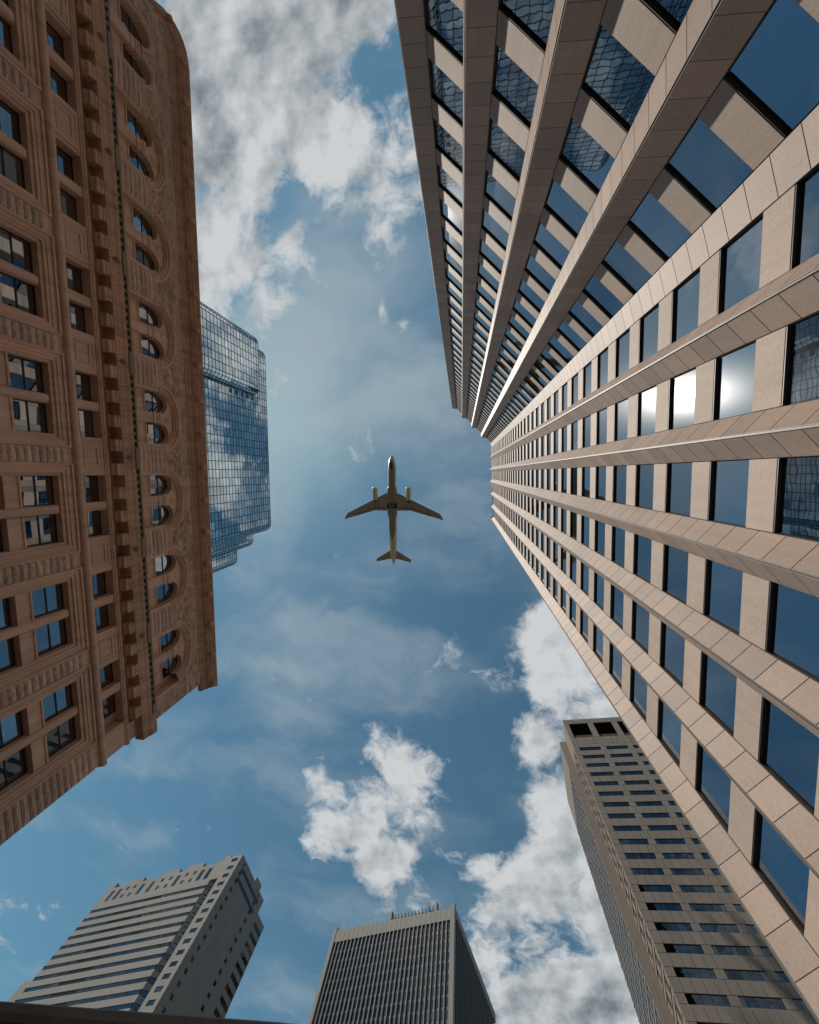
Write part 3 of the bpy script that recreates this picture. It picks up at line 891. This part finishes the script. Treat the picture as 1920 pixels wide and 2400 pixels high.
    for i, (a, b, ht) in enumerate(up):
        mb = MB(); mb.box(P, a + .01, b - .01, -.35 - (ht > H - 1) * 2.2, .0 + .004 * (i % 2), zt, ht); obj('attic_slab', mb, 'pale_stone', root)
        n = max(1, int((b - a) / 4.4))
        for q in range(n):
            x = a + (b - a) * (q + .5) / n
            if b - a < 3.1: continue
            tall = (i % 2 == 0)
            for dx in (-.75, .0, .75) if tall else (-.45, .45):
                if tall:
                    wins.append((P(x + dx, .03, zt + 3.4), win(.68, 4.6), Ff.ang, rt(.01)))
                else:
                    for zz in (zt + 2.0, zt + 5.3): wins.append((P(x + dx, .03, zz), win(.8, 1.5), Ff.ang, rt(.01)))
    mb = MB(); mb.box(Q, 14.3, 19.7, -8, -.03, H - 2.4, H + 2.0); obj('plant_room', mb, 'pale_stone', root)
    mb = MB(); mb.box(Q, DEP, 32.2, -20, .0, GROUND, H - 5); obj('rear_block', mb, 'pale_stone', root)
    mb = MB(); mb.box(P, LEN - .01, LEN + 9, -DEP, -2.5, GROUND, H - 33); obj('side_wing', mb, 'pale_stone', root)
    place('window', wins, 'glass_far', root)
banded_tower()

# ------------------------------------------------------------------ bottom middle: dark ribbed slab
def ribbed_tower():
    H = 160.0
    co = at_height(700 + 1265 / 3.45, 2080 + 150 / 3.45, H)
    F = Face(157.0 + 180, origin=(co.x, co.y))
    if F.n.dot(-co) < 0: F = Face(157.0, origin=(co.x, co.y))
    sf = 1 if F.t.x < 0 else -1
    G = Face(70.0, origin=(co.x, co.y))
    P = lambda a, w, z: F(a * sf, w, z)
    root = thing('ribbed_tower', 'grey slab tower with close vertical ribs, pale roof band and rooftop plant screen', 'tower', (co.x, co.y, GROUND))
    LEN, DEP = 68.4, 60.0
    gx = Vector((cos(radians(70)), sin(radians(70)), 0))
    def plan(a, d): p = P(a, 0, 0) + gx * d; return (p.x, p.y)
    core = MB(); core.prism([plan(1, .5), plan(LEN - 1, .5), plan(LEN - 1, DEP), plan(1, DEP)], GROUND, H - 1.2); obj('core', core, 'dark_metal', root)
    fin_h = H - 5.3
    pitch = 2.17; n = int((LEN - 3.6) / pitch)
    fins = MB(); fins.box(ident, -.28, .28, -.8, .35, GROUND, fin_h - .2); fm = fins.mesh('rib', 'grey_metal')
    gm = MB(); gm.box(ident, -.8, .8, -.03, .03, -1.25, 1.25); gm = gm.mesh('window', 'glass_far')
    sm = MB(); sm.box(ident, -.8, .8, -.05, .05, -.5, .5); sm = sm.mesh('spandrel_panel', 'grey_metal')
    wins, sps = [], []
    for k in range(n + 1):
        a = 2.0 + pitch * k
        inst('rib', fm, P(a, .0, 0), F.ang, root)
        if k < n:
            for j in range(18):
                z = fin_h - 2.0 - 3.62 * j
                wins.append((P(a + pitch / 2, -.42, z), gm, F.ang, rt(.02)))
                sps.append((P(a + pitch / 2, -.40, z - 1.85), sm, F.ang, (0, 0)))
    place('window', wins, 'glass_far', root); place('spandrel_panel', sps, 'grey_metal', root)
    fr = MB(); fr.box(P, 1.9, LEN - 1.9, -.9, .3, fin_h - .1, H - .6)
    obj('roof_band', fr, 'pale_stone', root)
    for a in [1.9 + (LEN - 3.8) * k / 24 for k in range(25)]:
        mb = MB(); mb.box(P, a - .04, a + .04, .29, .36, fin_h, H - .7); obj('band_joint', mb, 'grey_metal', root)
    for a in (0, LEN - 1.8):
        mb = MB(); mb.box(P, a, a + 1.8, -1.4, .5, GROUND, H + 1.1); obj('corner_pier', mb, 'pale_stone', root)
    # flank
    for k in range(26):
        p = plan(0, 3 + 2.1 * k); mb = MB(); mb.box(lambda s, w, z: Vector((p[0], p[1], 0)) + gx * s + Vector((gx.y, -gx.x, 0)) * w + Vector((0, 0, z)), -.28, .28, -1.2, .3, GROUND, H - 4); obj('rib', mb, 'grey_metal', root)
    p = plan(0, 1.4); mb = MB(); mb.box(lambda s, w, z: Vector((p[0], p[1], 0)) + gx * s + Vector((gx.y, -gx.x, 0)) * w + Vector((0, 0, z)), 0, DEP - 1, -1.6, .2, H - 4, H - .6); obj('roof_band', mb, 'pale_stone', root)
    # rooftop screen
    for a in [12.5 + 25.6 * k / 13 for k in range(14)]:
        mb = MB(); mb.box(P, a - .16, a + .16, -5.2, -4.7, H - 1.2, H + 5.6); obj('screen_post', mb, 'dark_metal', root)
    mb = MB(); mb.box(P, 12.3, 38.2, -6, -5.1, H - 1.2, H + 4.3); obj('plant_screen', mb, 'dark_metal', root)
    for a in (12.4, 38.3):
        mb = MB(); mb.box(P, a - .5, a + .5, -6.6, -4.4, H - 1.2, H + 7.4); obj('screen_pier', mb, 'grey_metal', root)
    mb = MB(); mb.lathe(P(16.5, -4.2, H + 6.5), F.n, [(1.3, 0), (1.1, -.35), (.1, -.6)], 12); mb.box(P, 16.4, 16.6, -4.9, -4.5, H + 3, H + 6.5); obj('dish_aerial', mb, 'dark_metal', root)
ribbed_tower()

# ------------------------------------------------------------------ bottom right: tan tower with window groups
def tan_tower():
    H = 150.0
    co = at_height(1300 + 80 / 4.3125, 1650 + 162 / 4.3125, H)
    F = Face(-9.5, origin=(co.x, co.y))                 # face towards the camera
    if F.n.dot(-co) < 0: F = Face(170.5, origin=(co.x, co.y))
    sf = 1 if F.t.x > 0 else -1
    P = lambda a, w, z: F(a * sf, w, z)
    G = Face(80.5, origin=(co.x, co.y)); gs = 1 if G.t.y > 0 else -1
    if G.n.x > 0: G = Face(260.5, origin=(co.x, co.y)); gs = 1 if G.t.y > 0 else -1
    Q = lambda a, w, z: G(a * gs, w, z)
    root = thing('tan_tower', 'tan stone tower with four-pane window groups and two dark openings at its top', 'tower', (co.x, co.y, GROUND))
    K = H / 130
    WD, DP = 44.0, 44.0
    pts = [P(.3, -.4, 0), P(WD, -.4, 0), P(WD, -DP, 0), Q(DP, -.4, 0)]
    core = MB(); core.prism([(p.x, p.y) for p in pts], GROUND, H - 8.8); obj('core', core, 'joint', root)
    r1 = 116.44 * K; FL = 3.345 * K; WH = 1.55
    groups = [(1.6 * K, 8.15 * K), (9.8 * K, 16.3 * K), (17.9 * K, 24.5 * K), (26.0 * K, 32.6 * K)]
    NF = 26
    pm = {}
    def pane(w, h, mat='glass_far'):
        k = (round(w, 3), round(h, 3))
        if k not in pm: pm[k] = plate_mesh('window_pane', w, h, .04, mat)
        return pm[k]
    panes, slabs = [], []
    def slab(a0, a1, z0, z1):
        n = max(1, round((a1 - a0) / 2.05)); stp = (a1 - a0) / n
        for q in range(n):
            k = (round(stp, 3), round(z1 - z0, 3))
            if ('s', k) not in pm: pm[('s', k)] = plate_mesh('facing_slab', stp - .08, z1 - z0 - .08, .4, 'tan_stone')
            slabs.append((P(a0 + stp * (q + .5), 0, (z0 + z1) / 2), pm[('s', k)], F.ang, (0, 0)))
    for k in range(NF):
        zt = r1 - FL * k
        slab(0, WD, zt - FL, zt - WH)                    # band under the windows
        edges = [0] + [e for g in groups for e in g] + [WD]
        for i in range(0, len(edges), 2): slab(edges[i], edges[i + 1], zt - WH, zt)
        for a0, a1 in groups:
            n = 5; w = [.55, 1, 1, 1, .55]; tot = sum(w); x = a0
            for q in w:
                d = (a1 - a0) * q / tot
                panes.append((P(x + d / 2, -.2, zt - WH / 2), pane(d - .07, WH), F.ang, rt(.012))); x += d
    for z0, z1 in ((r1, r1 + 1.7), (r1 + 1.7, r1 + 3.4), (r1 + 3.4, r1 + 5.1), (H - 2.6, H - 1.3), (H - 1.3, H)): slab(0, WD, z0, z1)
    o0, o1 = r1 + 5.1, H - 2.6
    ed = [0, 1.5 * K, 7.8 * K, 9.7 * K, 15.7 * K, 17.6 * K, 23.6 * K, 25.5 * K, 31.5 * K, WD]
    for i in range(0, len(ed), 2): slab(ed[i], ed[i + 1], o0, o1)
    mb = MB(); mb.box(P, .3, WD, -6.5, -6, H - 9, H - .2); mb.box(P, .3, WD, -6, -.42, o0 - .3, o0 - .06); mb.box(P, .3, WD, -6, -.42, H - .9, H - .5); obj('plant_recess', mb, 'joint', root)
    place('facing_slab', slabs, 'tan_stone', root); place('window_pane', panes, 'glass_far', root)
    # flank towards the street: first stretch, then a shallow wing
    def flank(a0, a1, w0, H1, back):
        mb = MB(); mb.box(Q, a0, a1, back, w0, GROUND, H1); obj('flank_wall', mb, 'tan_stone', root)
        out = []
        n = int((a1 - a0 - .8) / 2.6)
        for k in range(NF + 1):
            zt = r1 - FL * k
            for q in range(n):
                x = a0 + .4 + (a1 - a0 - .8) * (q + .5) / n
                out.append((Q(x, w0 + .03, zt - 1.1), pane(1.55, 2.3), G.ang, rt(.012)))
            for zz in (zt - 2.36, zt + .12):
                sl = MB(); sl.box(Q, a0 + .3, a1 - .02, w0 - .05, w0 + .10, zz - .1, zz + .1); obj('flank_ledge', sl, 'tan_stone', root)
        return out
    w = flank(.42, 9.0, 0, H - .01, -.41)
    w += flank(9.0, 36.0, 2.6, H - 1.0, -.4)
    place('flank_window', w, 'glass_far', root)
tan_tower()

# ------------------------------------------------------------------ low building whose parapet crosses the bottom corner
def low_block():
    z = 14.0
    a, b = at_height(2, 2343, z), at_height(430, 2375, z)
    az = math.degrees(atan2(b.y - a.y, b.x - a.x))
    F = Face(az, origin=(a.x, a.y))
    if F.n.dot(-a) < 0: F = Face(az + 180, origin=(a.x, a.y))
    sg = 1 if F.t.x > 0 else -1
    P = lambda s, w, zz: F(s * sg, w, zz)
    p = P(0, -5, GROUND)
    root = thing('low_building', 'low dark stone building with a moulded parapet in front of the banded tower', 'building', p)
    mb = MB(); mb.box(P, -40, 34, -18, -.6, GROUND, z - 1.0); obj('wall', mb, 'dark_stone', root)
    for k in range(37):
        s = -40 + 2 * k
        mb = MB()
        pr = [(-1.2, z - 1.1), (-.45, z - 1.1), (-.35, z - .8), (-.12, z - .7), (0, z - .45), (0, z - .1), (-.1, z), (-1.2, z)]
        mb.sweep(P, pr + [pr[0]], [s + .01, s + 1.99]); obj('coping_stone', mb, 'dark_stone', root)
low_block()

# ------------------------------------------------------------------ airliner
def airliner():
    ZP = 275.0
    nose = at_height(919, 1067, ZP); tail = at_height(922, 1324, ZP)
    U = (tail - nose).length / 985.0                   # metres per unit of the enlarged view
    ya = (tail - nose).normalized()                    # backwards
    xa = Vector((-ya.y, ya.x, 0)); xa = xa if xa.x > 0 else -xa
    root = thing('airliner', 'twin-engine jet airliner seen from below, grey belly and swept wings', 'airplane', nose + ya * 410 * U)
    def Pt(dx, y, h=0.0): return nose + xa * (dx * U) + ya * ((y - 255) * U) + Vector((0, 0, h * U))
    def loft(secs, n=20, lower=False):
        """secs: (y, half width, half height, centre height)"""
        mb = MB(); vs = []
        ks = range(n) if not lower else range(n + 1)
        for y, a, b, h in secs:
            for k in ks:
                t = 2 * pi * k / n if not lower else pi + pi * k / n
                vs.append(Pt(a * cos(t), y, h + b * sin(t)))
        m_ = len(list(ks))
        fs = []
        for i in range(len(secs) - 1):
            for k in range(m_ if not lower else m_ - 1):
                fs.append((i * m_ + k, i * m_ + (k + 1) % m_, (i + 1) * m_ + (k + 1) % m_, (i + 1) * m_ + k))
        if not lower: fs += [tuple(range(m_)), tuple((len(secs) - 1) * m_ + k for k in range(m_))]
        mb.add(vs, fs); return mb
    body = [(255, 2, 2, -6), (263, 10, 9, -5), (280, 19, 18, -3), (305, 27, 27, -1), (340, 33, 34, 0), (390, 36, 37, 0), (520, 36, 37, 0), (800, 37, 37, 0), (930, 37, 36, 1), (1010, 35, 33, 4), (1090, 31, 27, 9), (1160, 24, 20, 15), (1210, 14, 12, 20), (1236, 6, 6, 23), (1240, 3, 3, 23)]
    fus = obj('fuselage', loft(body, 24), 'plane_cream', root, smooth=True)
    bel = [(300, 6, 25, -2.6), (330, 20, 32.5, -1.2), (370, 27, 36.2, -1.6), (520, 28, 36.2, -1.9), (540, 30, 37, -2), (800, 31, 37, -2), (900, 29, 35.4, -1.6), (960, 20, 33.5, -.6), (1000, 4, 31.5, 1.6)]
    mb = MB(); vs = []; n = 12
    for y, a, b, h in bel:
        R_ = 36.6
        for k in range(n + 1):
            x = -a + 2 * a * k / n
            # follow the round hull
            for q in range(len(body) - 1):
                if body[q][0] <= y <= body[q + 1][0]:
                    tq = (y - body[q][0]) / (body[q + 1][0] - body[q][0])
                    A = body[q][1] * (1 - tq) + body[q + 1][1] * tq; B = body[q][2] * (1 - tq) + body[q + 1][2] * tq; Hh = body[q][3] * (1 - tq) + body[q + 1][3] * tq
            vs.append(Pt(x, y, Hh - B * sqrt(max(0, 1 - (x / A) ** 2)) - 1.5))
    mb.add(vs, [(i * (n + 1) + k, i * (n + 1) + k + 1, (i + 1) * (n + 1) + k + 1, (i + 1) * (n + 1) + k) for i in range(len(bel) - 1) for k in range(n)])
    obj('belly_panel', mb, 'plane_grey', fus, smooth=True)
    fair = [(522, 30, 20, -16), (545, 43, 27, -17), (600, 47, 29, -17), (720, 47, 29, -17), (770, 45, 27, -15), (805, 36, 20, -14), (830, 26, 10, -14)]
    fairing = obj('wing_fairing', loft(fair, 24), 'plane_grey', root, smooth=True)
    def wing(ch, name, mat, parent):
        """ch: list of (dx, lead y, trail y, height, thickness)"""
        mb = MB(); vs = []
        pr = [(0, 0), (.12, .5), (.35, .6), (.7, .35), (1, .03), (1, -.03), (.7, -.25), (.35, -.4), (.12, -.4)]
        for dx, l, t, h, th in ch:
            for f, g in pr: vs.append(Pt(dx, l + (t - l) * f, h + g * th))
        n = len(pr); fs = [(i * n + k, i * n + (k + 1) % n, (i + 1) * n + (k + 1) % n, (i + 1) * n + k) for i in range(len(ch) - 1) for k in range(n)]
        fs += [tuple(range(n)), tuple((len(ch) - 1) * n + k for k in range(n))]
        mb.add(vs, fs); return obj(name, mb, mat, parent)
    for sg in (-1, 1):
        W_ = wing([(sg * 20, 572, 744, -22, 22), (sg * 50, 588, 743, -19, 18), (sg * 160, 645, 742, -10, 11), (sg * 300, 714, 783, 2, 7), (sg * 415, 771, 817, 11, 5), (sg * 432, 785, 823, 12, 4), (sg * 447, 815, 829, 13, 3)], 'wing', 'plane_wing', root)
        sl = MB()                                       # dark slat gap and flap gap
        sl.add([Pt(sg * 60, 592, -27.0), Pt(sg * 420, 772, 5.0), Pt(sg * 420, 776, 5.2), Pt(sg * 60, 599, -30.0)], [(0, 1, 2, 3)])
        sl.add([Pt(sg * 60, 718, -27.2), Pt(sg * 165, 716, -16.6), Pt(sg * 165, 720, -16.4), Pt(sg * 60, 723, -26.4)], [(0, 1, 2, 3)])
        sl.add([Pt(sg * 170, 718, -16.2), Pt(sg * 350, 786, 0.8), Pt(sg * 350, 789, 1.0), Pt(sg * 170, 723, -15.6)], [(0, 1, 2, 3)])
        obj('slat_gap', sl, 'plane_dark', W_)
        for dx, y0, y1, hh in ((128, 690, 752, -17), (168, 690, 748, -15), (222, 705, 772, -11), (316, 755, 805, -3)):
            fb = MB(); fb.lathe(Pt(sg * dx, y0, hh), ya, [(.3 * U, 0), (3.2 * U, 12 * U), (3.4 * U, 36 * U), (.4 * U, (y1 - y0) * U)], 8); obj('flap_fairing', fb, 'plane_grey', W_, smooth=True)
        en = MB(); e0 = Pt(sg * 150, 535, -34)
        en.lathe(e0, ya, [(19 * U, 3 * U), (21 * U, 0), (23.5 * U, 6 * U), (24.5 * U, 40 * U), (23 * U, 80 * U), (19 * U, 112 * U), (15 * U, 114 * U)], 20)
        E_ = obj('engine', en, 'plane_engine', root, smooth=True)
        ex = MB(); ex.lathe(e0, ya, [(14 * U, 100 * U), (13 * U, 122 * U), (8 * U, 126 * U), (4 * U, 138 * U)], 16); obj('exhaust', ex, 'plane_dark', E_, smooth=True)
        it = MB(); it.lathe(e0, ya, [(19.3 * U, 1.0 * U), (17 * U, 2.0 * U)], 16); obj('intake', it, 'plane_dark', E_)
        py = MB(); py.hexa([Pt(sg * 147, 580, -16), Pt(sg * 153, 580, -16), Pt(sg * 153, 690, -14), Pt(sg * 147, 690, -14), Pt(sg * 147, 590, -8), Pt(sg * 153, 590, -8), Pt(sg * 153, 690, -8), Pt(sg * 147, 690, -8)]); obj('pylon', py, 'plane_wing', E_)
        mk = MB(); mk.hexa([Pt(sg * 150 - 3, 560, -59.6), Pt(sg * 150 + 3, 560, -59.6), Pt(sg * 150 + 3, 650, -56), Pt(sg * 150 - 3, 650, -56), Pt(sg * 150 - 3, 560, -57), Pt(sg * 150 + 3, 560, -57), Pt(sg * 150 + 3, 650, -52), Pt(sg * 150 - 3, 650, -52)]); obj('cowl_strake', mk, 'plane_grey', E_)
        wing([(sg * 15, 1100, 1188, 12, 9), (sg * 32, 1110, 1187, 13, 8), (sg * 150, 1186, 1216, 22, 4), (sg * 160, 1194, 1219, 23, 2.5)], 'tailplane', 'plane_wing', root)
        ge = MB(); under = lambda x: -17 - 29 * sqrt(max(0, 1 - (x / 47.0) ** 2)) - .7
        xs = [1.5, 8, 16, 24, 32, 40, 45]
        f0 = [676, 670, 680, 684, 672, 670, 676]; f1 = [702, 718, 716, 720, 722, 718, 706]
        ge.add([Pt(sg * x, y, under(x)) for x, y in zip(xs, f0)] + [Pt(sg * x, y, under(x)) for x, y in zip(xs, f1)], [(i, i + 1, 8 + i, 7 + i) for i in range(6)])
        obj('wheel_well', ge, 'plane_dark', fairing)
        wh = MB(); wh.lathe(Pt(sg * 14, 695, -49.5), (0, 0, 1), [(9 * U, 0), (10 * U, 1.5 * U), (10 * U, 4 * U)], 14); obj('wheel', wh, 'plane_grey', fairing)
    nw = MB(); nw.add([Pt(-7, 318, -38.0), Pt(7, 318, -38.0), Pt(7, 376, -40.5), Pt(-7, 376, -40.5)], [(0, 1, 2, 3)]); obj('nose_wheel_well', nw, 'plane_dark', fus)
    fin = MB(); fin.hexa([Pt(-2.5, 1060, 30), Pt(2.5, 1060, 30), Pt(2, 1195, 28), Pt(-2, 1195, 28), Pt(-1, 1165, 150), Pt(1, 1165, 150), Pt(1, 1215, 150), Pt(-1, 1215, 150)]); obj('tail_fin', fin, 'plane_cream', root)
    for dx in (-38, 38):
        a = MB(); a.lathe(Pt(dx, 420, -8), (0, 0, 1), [(1.6 * U, 0), (1.6 * U, 3 * U)], 6); obj('probe', a, 'plane_dark', fus)
airliner()
